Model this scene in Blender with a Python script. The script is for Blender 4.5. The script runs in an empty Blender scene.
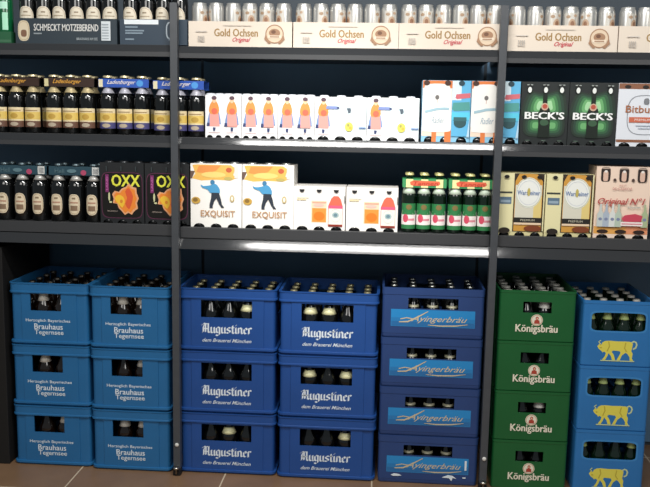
import bpy, bmesh, math, random
from mathutils import Vector, Matrix
random.seed(7)
C = bpy.context.scene.collection
PI = math.pi

# ------------------------------------------------------------------ camera
cam = bpy.data.objects.new('camera', bpy.data.cameras.new('camera'))
C.objects.link(cam)
F_PX, CX, CY, CZ, PITCH, YAW, ROLL = 850.0, 0.8523, -3.3581, 1.4939, 0.14685, -0.07165, 0.01793
cam.data.sensor_width = 36.0
cam.data.lens = F_PX * 36.0 / 650.0
cam.data.clip_start = 0.05
fw = Vector((math.sin(YAW)*math.cos(PITCH), math.cos(YAW)*math.cos(PITCH), -math.sin(PITCH)))
r0 = fw.cross(Vector((0, 0, 1))).normalized(); u0 = r0.cross(fw)
rt = r0*math.cos(ROLL) + u0*math.sin(ROLL); up = -r0*math.sin(ROLL) + u0*math.cos(ROLL)
M = Matrix((rt, up, -fw)).transposed().to_4x4(); M.translation = Vector((CX, CY, CZ))
cam.matrix_world = M
bpy.context.scene.camera = cam

# ------------------------------------------------------------------ world, lights, exposure
w = bpy.data.worlds.new('room_light'); bpy.context.scene.world = w; w.use_nodes = True
w.node_tree.nodes['Background'].inputs[0].default_value = (0.80, 0.92, 1.0, 1)
w.node_tree.nodes['Background'].inputs[1].default_value = 0.22

def area(name, loc, target, sx, sy, watts, col=(1, 1, 1), spread=180):
    l = bpy.data.lights.new(name, 'AREA'); l.shape = 'RECTANGLE'; l.size = sx; l.size_y = sy
    l.energy = watts; l.color = col; l.spread = math.radians(spread)
    o = bpy.data.objects.new(name, l); C.objects.link(o); o.location = loc
    o.rotation_euler = (Vector(target)-Vector(loc)).to_track_quat('-Z', 'Y').to_euler()
    return o
# ceiling tube light above the aisle: the price rails of the middle bay mirror it
area('ceiling_tube_light', (0.74, -1.50, 2.90), (0.74, -0.35, 1.0), 1.66, 0.11, 44, (1, 0.98, 0.95))
# rows of ceiling panels further back in the aisle
area('ceiling_panel_light', (-0.6, -3.2, 3.0), (0.2, 0, 0.8), 1.6, 1.2, 36, (1, 0.97, 0.93))
area('ceiling_panel_light', (2.6, -3.2, 3.0), (1.6, 0, 0.8), 1.6, 1.2, 40, (1, 0.97, 0.93))
sp = bpy.data.lights.new('shelf_spot', 'SPOT'); sp.energy = 170; sp.spot_size = math.radians(27); sp.spot_blend = 0.8
sp.shadow_soft_size = 0.06; sp.color = (1, 0.99, 0.96)
spo = bpy.data.objects.new('shelf_spot', sp); C.objects.link(spo); spo.location = (0.5, -2.3, 2.9)
spo.rotation_euler = (Vector((0.64, 0, 1.25))-spo.location).to_track_quat('-Z', 'Y').to_euler()

vs = bpy.context.scene.view_settings
vs.view_transform = 'Standard'; vs.look = 'None'; vs.gamma = 1.0; vs.use_curve_mapping = False
vs.exposure = 0.0

# ------------------------------------------------------------------ materials
def lin(h):
    h = h.lstrip('#'); v = [int(h[i:i+2], 16)/255 for i in (0, 2, 4)]
    return tuple(x/12.92 if x <= 0.04045 else ((x+0.055)/1.055)**2.4 for x in v) + (1,)
MATS = {}
def mat(hexc, rough=0.55, metal=0.0, spec=0.5, noise=0.0, scale=20.0, coat=0.0, bump=0.0):
    key = (hexc, rough, metal, spec, noise, scale, coat, bump)
    if key in MATS: return MATS[key]
    m = bpy.data.materials.new('surface_' + hexc.strip('#')); m.use_nodes = True
    nt = m.node_tree; b = nt.nodes['Principled BSDF']
    c = lin(hexc)
    b.inputs['Base Color'].default_value = c
    b.inputs['Roughness'].default_value = rough; b.inputs['Metallic'].default_value = metal
    b.inputs['Specular IOR Level'].default_value = spec
    b.inputs['Coat Weight'].default_value = coat; b.inputs['Coat Roughness'].default_value = 0.08
    if noise or bump:
        tc = nt.nodes.new('ShaderNodeTexCoord'); n = nt.nodes.new('ShaderNodeTexNoise')
        n.inputs['Scale'].default_value = scale; n.inputs['Detail'].default_value = 4
        nt.links.new(tc.outputs['Object'], n.inputs['Vector'])
        if noise:
            r = nt.nodes.new('ShaderNodeValToRGB')
            r.color_ramp.elements[0].color = tuple(x*(1-noise) for x in c[:3]) + (1,)
            r.color_ramp.elements[1].color = tuple(min(1, x*(1+noise)) for x in c[:3]) + (1,)
            r.color_ramp.elements[0].position = 0.3; r.color_ramp.elements[1].position = 0.7
            nt.links.new(n.outputs['Fac'], r.inputs['Fac']); nt.links.new(r.outputs['Color'], b.inputs['Base Color'])
        if bump:
            bp = nt.nodes.new('ShaderNodeBump'); bp.inputs['Strength'].default_value = bump; bp.inputs['Distance'].default_value = 0.002
            nt.links.new(n.outputs['Fac'], bp.inputs['Height']); nt.links.new(bp.outputs['Normal'], b.inputs['Normal'])
    MATS[key] = m
    return m

def floor_mat():
    m = bpy.data.materials.new('brown_floor_tiles'); m.use_nodes = True
    nt = m.node_tree; b = nt.nodes['Principled BSDF']; N = nt.nodes.new; L = nt.links.new
    tc = N('ShaderNodeTexCoord'); mp = N('ShaderNodeMapping')
    mp.inputs['Location'].default_value = (0.41, 0.216, 0)
    br = N('ShaderNodeTexBrick'); br.offset = 0.0; br.squash = 1.0
    br.inputs['Scale'].default_value = 1.0; br.inputs['Brick Width'].default_value = 0.617; br.inputs['Row Height'].default_value = 0.617
    br.inputs['Mortar Size'].default_value = 0.0032; br.inputs['Mortar Smooth'].default_value = 0.2
    br.inputs['Color1'].default_value = lin('#8a6b50'); br.inputs['Color2'].default_value = lin('#84674d')
    br.inputs['Mortar'].default_value = lin('#d8c4a6')
    n = N('ShaderNodeTexNoise'); n.inputs['Scale'].default_value = 6; n.inputs['Detail'].default_value = 6
    mx = N('ShaderNodeMixRGB'); mx.blend_type = 'MULTIPLY'; mx.inputs['Fac'].default_value = 0.45
    L(tc.outputs['Object'], mp.inputs['Vector']); L(mp.outputs['Vector'], br.inputs['Vector']); L(tc.outputs['Object'], n.inputs['Vector'])
    rr = N('ShaderNodeValToRGB'); rr.color_ramp.elements[0].position = 0.3; rr.color_ramp.elements[1].position = 0.7
    rr.color_ramp.elements[0].color = (0.6, 0.6, 0.6, 1); rr.color_ramp.elements[1].color = (1.1, 1.1, 1.1, 1)
    L(n.outputs['Fac'], rr.inputs['Fac']); L(br.outputs['Color'], mx.inputs['Color1']); L(rr.outputs['Color'], mx.inputs['Color2'])
    L(mx.outputs['Color'], b.inputs['Base Color'])
    b.inputs['Roughness'].default_value = 0.38
    return m

# ------------------------------------------------------------------ mesh helpers
def mesh_obj(name, verts, faces, mats, fm=None, parent=None, smooth=False, loc=None):
    me = bpy.data.meshes.new(name); me.from_pydata(verts, [], faces)
    for m in (mats if isinstance(mats, (list, tuple)) else [mats]): me.materials.append(m)
    if fm: me.polygons.foreach_set('material_index', fm)
    if smooth: me.polygons.foreach_set('use_smooth', [True]*len(faces))
    me.update()
    o = bpy.data.objects.new(name, me); C.objects.link(o)
    if parent: o.parent = parent
    if loc: o.location = loc
    return o

class MB:
    def __init__(s): s.v = []; s.f = []; s.m = []
    def add(s, vs_, fs_, mi=0):
        k = len(s.v); s.v += [tuple(p) for p in vs_]; s.f += [tuple(i+k for i in f) for f in fs_]; s.m += [mi]*len(fs_)
    def box(s, x0, x1, y0, y1, z0, z1, mi=0):
        s.add([(x0,y0,z0),(x1,y0,z0),(x1,y1,z0),(x0,y1,z0),(x0,y0,z1),(x1,y0,z1),(x1,y1,z1),(x0,y1,z1)],
              [(0,3,2,1),(4,5,6,7),(0,1,5,4),(1,2,6,5),(2,3,7,6),(3,0,4,7)], mi)
    def prism(s, prof, x0, x1, mi=0):     # profile in (y,z), counter-clockwise seen from -x
        n = len(prof)
        s.add([(x0,y,z) for y,z in prof]+[(x1,y,z) for y,z in prof],
              [tuple(range(n)), tuple(range(2*n-1, n-1, -1))]+[(i, i+n, (i+1)%n+n, (i+1)%n) for i in range(n)], mi)
    def lathe(s, prof, seg=16, mi=0, cx=0, cy=0):
        n = len(prof); vs_ = []
        for r, z in prof:
            for k in range(seg):
                a = 2*PI*k/seg; vs_.append((cx+r*math.sin(a), cy-r*math.cos(a), z))
        fs_ = []
        for j in range(n-1):
            for k in range(seg):
                k2 = (k+1) % seg
                fs_.append((j*seg+k, j*seg+k2, (j+1)*seg+k2, (j+1)*seg+k))
        fs_.append(tuple(range(seg-1, -1, -1))); fs_.append(tuple((n-1)*seg+k for k in range(seg)))
        s.add(vs_, fs_, mi)
    def build(s, name, mats, parent=None, smooth=False, loc=None, bevel=0):
        o = mesh_obj(name, s.v, s.f, mats, s.m, parent, smooth, loc)
        bm = bmesh.new(); bm.from_mesh(o.data); bmesh.ops.recalc_face_normals(bm, faces=bm.faces); bm.to_mesh(o.data); bm.free()
        if bevel:
            b = o.modifiers.new('bevel', 'BEVEL'); b.width = bevel; b.segments = 2; b.limit_method = 'ANGLE'; b.angle_limit = 0.6
        return o

def smooth_by_angle(o, ang=0.7):
    bm = bmesh.new(); bm.from_mesh(o.data)
    for f in bm.faces: f.smooth = True
    for e in bm.edges:
        if len(e.link_faces) == 2 and e.calc_face_angle(0) > ang: e.smooth = False
    bm.to_mesh(o.data); bm.free()

def tag(o, label, cat=None, group=None, kind=None):
    if label: o['label'] = label
    if cat: o['category'] = cat
    if group: o['group'] = group
    if kind: o['kind'] = kind
    return o
def thing(name, loc, label, cat, group=None):
    o = bpy.data.objects.new(name, None); C.objects.link(o); o.location = loc; o.empty_display_size = 0.05
    return tag(o, label, cat, group)

CHILDREN = {}
def kids(o):
    if o.name not in CHILDREN: CHILDREN[o.name] = [c for c in C.objects if c.parent == o]
    return CHILDREN[o.name]
def copy_tree(o, parent=None):
    c = o.copy(); C.objects.link(c)
    if parent: c.parent = parent
    for ch in [q for q in TREE.get(o.name, [])]: copy_tree(ch, c)
    return c
TREE = {}
def index_tree():
    TREE.clear()
    for o in C.objects:
        if o.parent: TREE.setdefault(o.parent.name, []).append(o)

# ------------------------------------------------------------------ printed artwork
TXT = {}
def text_geo(s, bold=0.0, shear=0.0):
    key = (s, bold, shear)
    if key in TXT: return TXT[key]
    cu = bpy.data.curves.new('txt', 'FONT'); cu.body = s; cu.offset = bold; cu.shear = shear; cu.resolution_u = 2
    o = bpy.data.objects.new('txt', cu); C.objects.link(o)
    dg = bpy.context.evaluated_depsgraph_get(); dg.update()
    me = bpy.data.meshes.new_from_object(o.evaluated_get(dg))
    vs_ = [(v.co.x, v.co.y) for v in me.vertices]; fs_ = [tuple(p.vertices) for p in me.polygons]
    bpy.data.objects.remove(o); bpy.data.curves.remove(cu); bpy.data.meshes.remove(me)
    x0 = min(v[0] for v in vs_); x1 = max(v[0] for v in vs_); y0 = min(v[1] for v in vs_); y1 = max(v[1] for v in vs_)
    TXT[key] = ([((v[0]-x0)/(x1-x0)-0.5, (v[1]-y0)/(y1-y0)-0.5) for v in vs_], fs_)
    return TXT[key]

BL = {  # blackletter strokes, broad nib
 'A': (5.0, [[(.2,1.2),(.2,4.8),(1.0,6.6),(2.4,7.3)],[(3.4,7.2),(3.4,1.2),(4.2,.4)],[(1.6,6.6),(1.6,.9)],[(.2,3.4),(3.4,3.4)],[(-.4,.4),(.2,1.2)],[(-.6,6.2),(.6,7.3),(1.6,6.8),(3.4,7.3)]]),
 'u': (3.5, [[(.3,4.7),(.3,1),(1.1,.4),(2.3,1.2)],[(2.3,4.7),(2.3,1),(2.9,.4)]]),
 'g': (3.5, [[(2.3,1.3),(1.2,.5),(.3,1.3),(.3,4),(1.2,4.8),(2.3,4.4),(2.3,-.6),(1.2,-1.7),(.0,-1)]]),
 's': (3.2, [[(2.4,4.3),(1.3,4.8),(.4,4),(.6,3),(2.1,2.2),(2.3,1.2),(1.2,.4),(.0,.9)]]),
 't': (2.5, [[(.7,6.2),(.7,1),(1.4,.4),(2,.9)],[(-.1,4.6),(1.8,4.6)]]),
 'i': (1.8, [[(.3,4.7),(.3,1),(.9,.4)],[(.2,6.2),(.5,6.6)]]),
 'n': (3.7, [[(.3,4.7),(.3,.4)],[(.3,4),(1.4,4.8),(2.3,4),(2.3,1),(2.9,.4)]]),
 'e': (3.1, [[(.4,2.5),(2.2,3.5),(1.4,4.8),(.3,3.9),(.3,1.2),(1.2,.4),(2.3,1)]]),
 'r': (2.5, [[(.3,4.7),(.3,.4)],[(.3,4),(1.2,4.8),(2.1,4.2)]]),
}
def black_geo(s):
    x = 0; vs_ = []; fs_ = []; nx, ny = 0.52, 0.40
    for ch in s:
        adv, strokes = BL[ch]
        for st in strokes:
            for (ax, ay), (bx, by) in zip(st, st[1:]):
                k = len(vs_)
                cr = (bx-ax)*ny - (by-ay)*nx
                q = [(ax-nx,ay-ny),(ax+nx,ay+ny),(bx+nx,by+ny),(bx-nx,by-ny)]
                if abs(cr) < 0.12: q = [(ax-nx,ay-ny+.15),(ax-nx,ay-ny-.15),(bx+nx,by+ny-.15),(bx+nx,by+ny+.15)]; cr = -1
                if cr < 0: q.reverse()
                vs_ += [(px+x, py) for px, py in q]; fs_.append((k,k+1,k+2,k+3))
        x += adv
    x0 = min(v[0] for v in vs_); x1 = max(v[0] for v in vs_); y0 = min(v[1] for v in vs_); y1 = max(v[1] for v in vs_)
    return [((a-x0)/(x1-x0)-.5, (b-y0)/(y1-y0)-.5) for a, b in vs_], fs_

def smooth_closed(pts, n=4):
    out = []; L = len(pts)
    for i in range(L):
        p0, p1, p2, p3 = pts[i-1], pts[i], pts[(i+1)%L], pts[(i+2)%L]
        for k in range(n):
            t = k/n
            out.append(tuple(0.5*((2*p1[j])+(-p0[j]+p2[j])*t+(2*p0[j]-5*p1[j]+4*p2[j]-p3[j])*t*t+(-p0[j]+3*p1[j]-3*p2[j]+p3[j])*t**3) for j in (0,1)))
    return out

class Art:
    """flat print: u to the right, v up, on the plane y=0 facing -y, or wrapped round a bottle of radius R"""
    def __init__(s, R=None): s.v = []; s.f = []; s.m = []; s.mats = []; s.lay = 1; s.R = R
    def mi(s, m):
        if m not in s.mats: s.mats.append(m)
        return s.mats.index(m)
    def put(s, pts, faces, m):
        k = len(s.v); d = (0.0002 if s.R else 0.00035)*s.lay; s.lay += 1
        for u, v in pts:
            if s.R: a = u/s.R; s.v.append(((s.R+d)*math.sin(a), -(s.R+d)*math.cos(a), v))
            else: s.v.append((u, -d, v))
        s.f += [tuple(i+k for i in f) for f in faces]; s.m += [s.mi(m)]*len(faces); return s
    def rect(s, u0, u1, v0, v1, m):
        n = max(1, int((u1-u0)/(s.R*0.22))) if s.R else 1
        pts = []
        for i in range(n+1): pts += [(u0+(u1-u0)*i/n, v0), (u0+(u1-u0)*i/n, v1)]
        return s.put(pts, [(2*i, 2*i+2, 2*i+3, 2*i+1) for i in range(n)], m)
    def ell(s, cu, cv, ru, rv, m, n=20, p=2.0):
        rings = 3 if s.R else 1; pts = [(cu, cv)]
        for j in range(1, rings+1):
            for i in range(n):
                a = 2*PI*i/n; c, q = math.cos(a), math.sin(a)
                pts.append((cu+ru*j/rings*math.copysign(abs(c)**(2/p), c), cv+rv*j/rings*math.copysign(abs(q)**(2/p), q)))
        fs_ = [(0, 1+i, 1+(i+1)%n) for i in range(n)]
        for j in range(rings-1):
            b = 1+j*n; fs_ += [(b+i, b+n+i, b+n+(i+1)%n, b+(i+1)%n) for i in range(n)]
        return s.put(pts, fs_, m)
    def ring(s, cu, cv, ru, rv, t, m, n=28, p=2.0):
        pts = []
        for i in range(n):
            a = 2*PI*i/n; c = math.copysign(abs(math.cos(a))**(2/p), math.cos(a)); q = math.copysign(abs(math.sin(a))**(2/p), math.sin(a))
            pts += [(cu+ru*c, cv+rv*q), (cu+(ru-t)*c, cv+(rv-t)*q)]
        return s.put(pts, [(2*i, (2*i+2)%(2*n), (2*i+3)%(2*n), 2*i+1) for i in range(n)], m)
    def poly(s, pts, m, cu=0, cv=0, su=1, sv=1, smooth=0):
        if smooth: pts = smooth_closed(pts, smooth)
        P = [(cu+a*su, cv+b*sv) for a, b in pts]
        ar = sum(P[i-1][0]*P[i][1]-P[i][0]*P[i-1][1] for i in range(len(P)))
        if ar < 0: P.reverse()
        return s.put(P, [tuple(range(len(P)))], m)
    def line(s, pts, t, m, cu=0, cv=0, su=1, sv=1):
        P = [(cu+a*su, cv+b*sv) for a, b in pts]; vs_ = []; n = len(P)
        for i in range(n):
            a = P[max(0,i-1)]; b = P[min(n-1,i+1)]; dx, dy = b[0]-a[0], b[1]-a[1]; l = math.hypot(dx, dy) or 1
            tt = t[i] if isinstance(t, (list, tuple)) else t
            vs_ += [(P[i][0]+dy/l*tt/2, P[i][1]-dx/l*tt/2), (P[i][0]-dy/l*tt/2, P[i][1]+dx/l*tt/2)]
        return s.put(vs_, [(2*i, 2*i+2, 2*i+3, 2*i+1) for i in range(n-1)], m)
    def text(s, t, cu, cv, wd, ht, m, bold=0.0, shear=0.0, black=False, rot=0.0):
        g, fs_ = black_geo(t) if black else text_geo(t, min(bold, 0.008), shear)
        c, q = math.cos(rot), math.sin(rot)
        if bold > 0.014 and not black:      # heavier stroke: struck twice, a hair apart
            k = ht*bold*1.1; cu += k/2
            s.put([(cu-k+a*wd*c-b*ht*q, cv+a*wd*q+b*ht*c) for a, b in g], fs_, m)
        return s.put([(cu+a*wd*c-b*ht*q, cv+a*wd*q+b*ht*c) for a, b in g], fs_, m)
    def build(s, name, parent, loc=(0,0,0), rotz=0):
        o = mesh_obj(name, s.v, s.f, s.mats, s.m, parent, False, loc)
        if rotz: o.rotation_euler.z = rotz
        return o

# ------------------------------------------------------------------ setting
tag(mesh_obj('floor', [(-4,-5,0),(5,-5,0),(5,0.62,0),(-4,0.62,0)], [(0,1,2,3)], floor_mat()), None, kind='structure')
b = MB(); b.box(-4, 5, 0.56, 0.62, 0, 3.2)
tag(b.build('wall_back', mat('#39434c', 0.6, noise=0.12, scale=3)), None, kind='structure')

STEEL = mat('#3a3b3d', 0.42, 0.0, 0.5, noise=0.06, scale=30)
STEEL_POST = mat('#45484c', 0.38, 0.0, 0.5, noise=0.06, scale=30)
RAIL = mat('#303133', 0.11, 0.0, 0.55)
RAILM = mat('#3c3d3f', 0.4, 0.0, 0.5)
BACK = mat('#5b7c98', 0.5, noise=0.15, scale=2)
DARK = mat('#0e0f10', 0.6)
S1, S2, S3 = 1.757, 1.405, 1.047
BAY = 1.28
bay_name = ['left', 'middle', 'right']

for i in range(4):
    x = 0.009 if i == 1 else (i-1)*BAY - 0.004
    side = ['far left edge of the rack, outside the photo', 'beside the tall white blue-figure cartons and teal crates',
            'between the navy and green crate stacks', 'far right edge of the rack'][i]
    if i in (0, 3): continue
    t = thing('rack_upright', (x, 0, 0), 'grey steel post ' + side, 'shelf post')
    b = MB(); b.box(-0.0145, 0.0145, -0.03, -0.002, 0.03, 1.924); b.box(-0.0145, -0.012, -0.002, 0.002, 0.03, 1.924); b.box(0.012, 0.0145, -0.002, 0.002, 0.03, 1.924)
    o = b.build('post', STEEL_POST, t, bevel=0.002)
    b = MB()
    for k in range(36): b.box(-0.003, 0.003, -0.002, 0.000, 0.09+k*0.05, 0.115+k*0.05)
    b.build('slot_strip', DARK, t)
    b = MB(); b.box(-0.016, 0.016, -0.034, 0.002, 0, 0.03); b.build('foot', DARK, t, bevel=0.003)
    b = MB(); b.lathe([(0.004,0),(0.004,0.02),(0.012,0.022),(0.012,0.03)], 12); b.build('levelling_screw', mat('#b9b4aa', 0.3, 1.0), t, True, (0, -0.042, 0.012))
    b = MB(); b.lathe([(0.0085,0),(0.0085,0.003),(0.006,0.006),(0.002,0.007)], 14)
    o = b.build('screw_cap', mat('#d9d7d0', 0.4), t, True, (0.001, -0.030, 0.135)); o.rotation_euler = (PI/2, 0, 0)

ZO = {(0,S1):0.009,(1,S1):0.005,(2,S1):0.002,(0,S2):0.007,(1,S2):0.003,(2,S2):0.0,(0,S3):0.006,(1,S3):0.0,(2,S3):0.0}
def bowed(y0, z0, y1, z1, deg, n=6):
    # slightly convex strip from lower (y0,z0) to upper (y1,z1); bow given by the normals' spread
    L = math.hypot(y1-y0, z1-z0); ny, nz = -(z1-z0)/L, (y1-y0)/L; sag = L*math.radians(deg)/4
    return [(y0+(y1-y0)*k/n+ny*sag*4*(k/n)*(1-k/n), z0+(z1-z0)*k/n+nz*sag*4*(k/n)*(1-k/n)) for k in range(n+1)]
def shelf(bi, z, label, double=False, rail_split=False):
    x0, x1 = ((-1.278, -0.007), (0.025, 1.260), (1.292, 2.55))[bi]
    t = thing('metal_shelf', ((x0+x1)/2, 0, z+ZO[(bi,z)]), label, 'shelf')
    h = (x1-x0)/2
    b = MB(); b.box(-h, h, 0.002, 0.545, -0.028, 0); b.build('shelf_board', STEEL, t, bevel=0.0015)
    if double:
        b = MB(); b.prism([(0.002,-0.043),(-0.001,-0.043),(-0.001,-0.001),(0.002,-0.001)], -h, h); b.build('front_lip', RAILM, t)
        b = MB(); b.prism(bowed(-0.022,-0.086,0.001,-0.047,1.5)+[(0.012,-0.047),(0.012,-0.086)], -h, h); smooth_by_angle(b.build('price_rail', RAIL, t), 0.2)
        b = MB(); b.box(-h, h, 0.02, 0.545, -0.086, -0.0285); b.build('shelf_beam', STEEL, t)
    else:
        b = MB(); b.prism(bowed(-0.0115,-0.027,0.0,-0.001,1.5)+[(0.002,-0.001),(0.002,-0.027)], -h, h); smooth_by_angle(b.build('price_rail', RAIL, t), 0.2)
        b = MB(); b.prism([(-0.0115,-0.046),(-0.0115,-0.0275),(0.0015,-0.0275),(0.0015,-0.046)], -h, h); b.build('front_lip', RAILM, t)
    b = MB()
    for sx in (-1, 1):
        b.lathe([(0.0045,0),(0.0045,0.004),(0.002,0.006)], 10, 0, sx*(h-0.012), 0)
    return t
shelf_desc = {
 (0, S1): 'shelf under the dark slate bottle trays', (1, S1): 'shelf between the posts under three white can trays',
 (2, S1): 'shelf past the second post under white can trays',
 (0, S2): 'shelf under the cream-label bottle packs', (1, S2): 'shelf under the white figure cartons, bright streak on its edge',
 (2, S2): 'shelf under the black green-glow cartons',
 (0, S3): 'deep shelf under the oval-label bottle packs', (1, S3): 'deep shelf with a long bright reflection on its rail',
 (2, S3): 'deep shelf under the cream and gold cartons'}
def on(z, x):
    return z + ZO[(0 if x < -0.03 else (1 if x < 1.262 else 2), z)] + (0.009 if False else 0)
for (bi, z), d in shelf_desc.items():
    shelf(bi, z, 'dark grey metal ' + d, z == S3)
for bi in range(3):
    x0 = (bi-1)*BAY+0.003; x1 = bi*BAY-0.011
    b = MB(); b.box(x0, x1, 0.547, 0.557, 0.02, 1.765)
    o = b.build('slate_panel', BACK)
    tag(o, 'dark slate panel behind the ' + ['teal crates', 'blue and navy crates', 'green crates and bull crates'][bi], 'panel')
b = MB(); b.box(-1.27, -0.728, 0.004, 0.5, 0.0, 0.94)
tag(b.build('filler_panel', mat('#0b0a09', 0.7, noise=0.1), bevel=0.003), 'black filler unit on the floor beside the teal crates', 'panel')

# ------------------------------------------------------------------ bottles
def bottle_profile(H, R, neck=0.0135, shoulder=0.60, nb=0.80):
    return [(R-0.004,0),(R,0.004),(R,H*shoulder*0.55),(R,H*shoulder),(R*0.93,H*(shoulder+.05)),(R*0.72,H*(shoulder+.11)),
            (neck+0.004,H*nb),(neck,H*(nb+.05)),(neck-0.001,H*0.95),(neck,H*0.955),(neck,H*0.975),(neck-0.002,H*0.98)]
def skin(prof, z0, z1, off=0.0007):
    def rad(z):
        for (ra, za), (rb, zb) in zip(prof, prof[1:]):
            if za <= z <= zb and zb > za: return ra+(rb-ra)*(z-za)/(zb-za)
        return prof[-1][0]
    zz = sorted(set([z0, z1]+[z for _, z in prof if z0 < z < z1])); b = MB()
    b.lathe([(rad(z)+off, z) for z in zz], 22); return b
def cap_mb(H, neck=0.0135):
    b = MB(); seg = 20; z0 = H*0.965
    b.lathe([(neck+0.0022,z0),(neck+0.0018,z0+0.003),(neck+0.0004,H-0.001),(neck-0.004,H)], seg); return b
BROWN = mat('#160c06', 0.07, 0, 0.6, coat=0.3)
BLACKG = mat('#0b0c0c', 0.07, 0, 0.6, coat=0.3)
GREENG = mat('#071a0d', 0.06, 0, 0.6, coat=0.3)
def make_bottle(glass, capm, H=0.235, R=0.0325, neck=0.0135, shoulder=0.60, nb=0.80, name='bottle', root=True, label=None, cat='bottle', group=None, foil=None, foil_z=(0.80,0.93), lab=None):
    """a loose bottle: body mesh is an Empty's child, with cap, neck foil or painted glint, and label"""
    t = thing(name, (0,0,0), label, cat, group)
    b = MB(); b.lathe(bottle_profile(H, R, neck, shoulder, nb), 18); b.build('glass', glass, t, True)
    o = cap_mb(H, neck).build('cap', capm, t); smooth_by_angle(o)
    if foil:
        z0, z1 = foil_z[0]*H, foil_z[1]*H
        skin(bottle_profile(H, R, neck, shoulder, nb), z0, z1).build('neck_foil_or_glint', foil, t, True)
    if lab:
        a = Art(R+0.0003); a.rect(-R*1.35, R*1.35, H*0.22, H*0.52, lab); a.build('label', t)
    return t

# ------------------------------------------------------------------ crates
def crate_shell(w, d, h, levels, hole, step=None, r=0.022, side_hole=True, wall=0.006):
    """rounded rectangular crate wall; levels = [(z, out)], hole = (xc, width, z0, z1) in front and back walls"""
    xs = w/2 - r; pts = []
    def seg(p, q, nrm, breaks=()):
        L = math.hypot(q[0]-p[0], q[1]-p[1]); ts = sorted(set([0.0]+[b for b in breaks if 0 < b < L]+[L]))
        return [(p[0]+(q[0]-p[0])*t/L, p[1]+(q[1]-p[1])*t/L, nrm[0], nrm[1]) for t in ts]
    def corner(cx, cy, a0):
        return [(cx+r*math.cos(a0+k*PI/8), cy+r*math.sin(a0+k*PI/8), math.cos(a0+k*PI/8), math.sin(a0+k*PI/8)) for k in range(1, 4)]
    hx, hw, hz0, hz1 = hole
    st = step or 0.0
    fb = [xs+hx-hw/2, xs+hx+hw/2]
    if st: fb += [st, st+0.0015, 2*xs-st, 2*xs-st-0.0015]
    ys0, ys1 = r, d-r; L = ys1-ys0; sh = [L/2-0.055, L/2+0.055] if side_hole else []
    pts += seg((-xs, 0), (xs, 0), (0, -1), fb) + corner(xs, r, -PI/2)
    pts += seg((w/2, ys0), (w/2, ys1), (1, 0), sh) + corner(xs, d-r, 0)
    pts += seg((xs, d), (-xs, d), (0, 1), [2*xs-q for q in fb]) + corner(-xs, d-r, PI/2)
    pts += seg((-w/2, ys1), (-w/2, ys0), (-1, 0), sh) + corner(-xs, r, PI)
    n = len(pts)
    zs = sorted(set([z for z, _ in levels]+[hz0, hz1]))
    lv = []
    for z, o in levels: lv.append((z, o))
    for hz in (hz0, hz1):
        if all(abs(z-hz) > 1e-6 for z, _ in lv):
            o = 0
            for (za, oa), (zb, ob) in zip(levels, levels[1:]):
                if za <= hz <= zb: o = oa+(ob-oa)*(hz-za)/max(1e-9, zb-za)
            lv.append((hz, o))
    lv.sort(key=lambda q: q[0])
    # python's sort is stable, so paired levels at the same height keep their order
    m = len(lv)
    def extra(p):
        if not st: return 0
        x, y, nx, ny = p
        return 0.0 if (abs(ny) > 0.9 and abs(x) < xs-st-0.001) else -0.0035
    V = []
    for z, o in lv:
        band = o > 0.0015
        for p in pts:
            e = 0 if band else extra(p)
            V.append((p[0]+p[2]*(o+e), p[1]+p[3]*(o+e), z))
    K = len(V)
    for z, o in lv:
        for p in pts: V.append((p[0]-p[2]*wall, p[1]-p[3]*wall, z))
    def is_hole(i, j):
        if j < 0 or j >= m-1: return False
        za, zb = lv[j][0], lv[j+1][0]
        if not (za >= hz0-1e-6 and zb <= hz1+1e-6): return False
        p, q = pts[i], pts[(i+1)%n]; mx, my = (p[0]+q[0])/2, (p[1]+q[1])/2
        if abs(p[3]) > .9 and abs(q[3]) > .9: return abs(mx-hx) < hw/2
        if side_hole and abs(p[2]) > .9 and abs(q[2]) > .9: return abs(my-d/2) < 0.055
        return False
    Fc = []
    for j in range(m-1):
        for i in range(n):
            i2 = (i+1) % n
            if is_hole(i, j):
                continue
            Fc.append((j*n+i, j*n+i2, (j+1)*n+i2, (j+1)*n+i))
            Fc.append((K+j*n+i2, K+j*n+i, K+(j+1)*n+i, K+(j+1)*n+i2))
            if is_hole((i+1)%n, j): Fc.append((j*n+i2, K+j*n+i2, K+(j+1)*n+i2, (j+1)*n+i2))
            if is_hole((i-1)%n, j): Fc.append((j*n+i, (j+1)*n+i, K+(j+1)*n+i, K+j*n+i))
            if is_hole(i, j+1): Fc.append(((j+1)*n+i, (j+1)*n+i2, K+(j+1)*n+i2, K+(j+1)*n+i))
            if is_hole(i, j-1): Fc.append((j*n+i, K+j*n+i, K+j*n+i2, j*n+i2))
    for i in range(n):
        i2 = (i+1) % n
        Fc.append(((m-1)*n+i, (m-1)*n+i2, K+(m-1)*n+i2, K+(m-1)*n+i))
        Fc.append((i, K+i, K+i2, i2))
    return V, Fc

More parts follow.
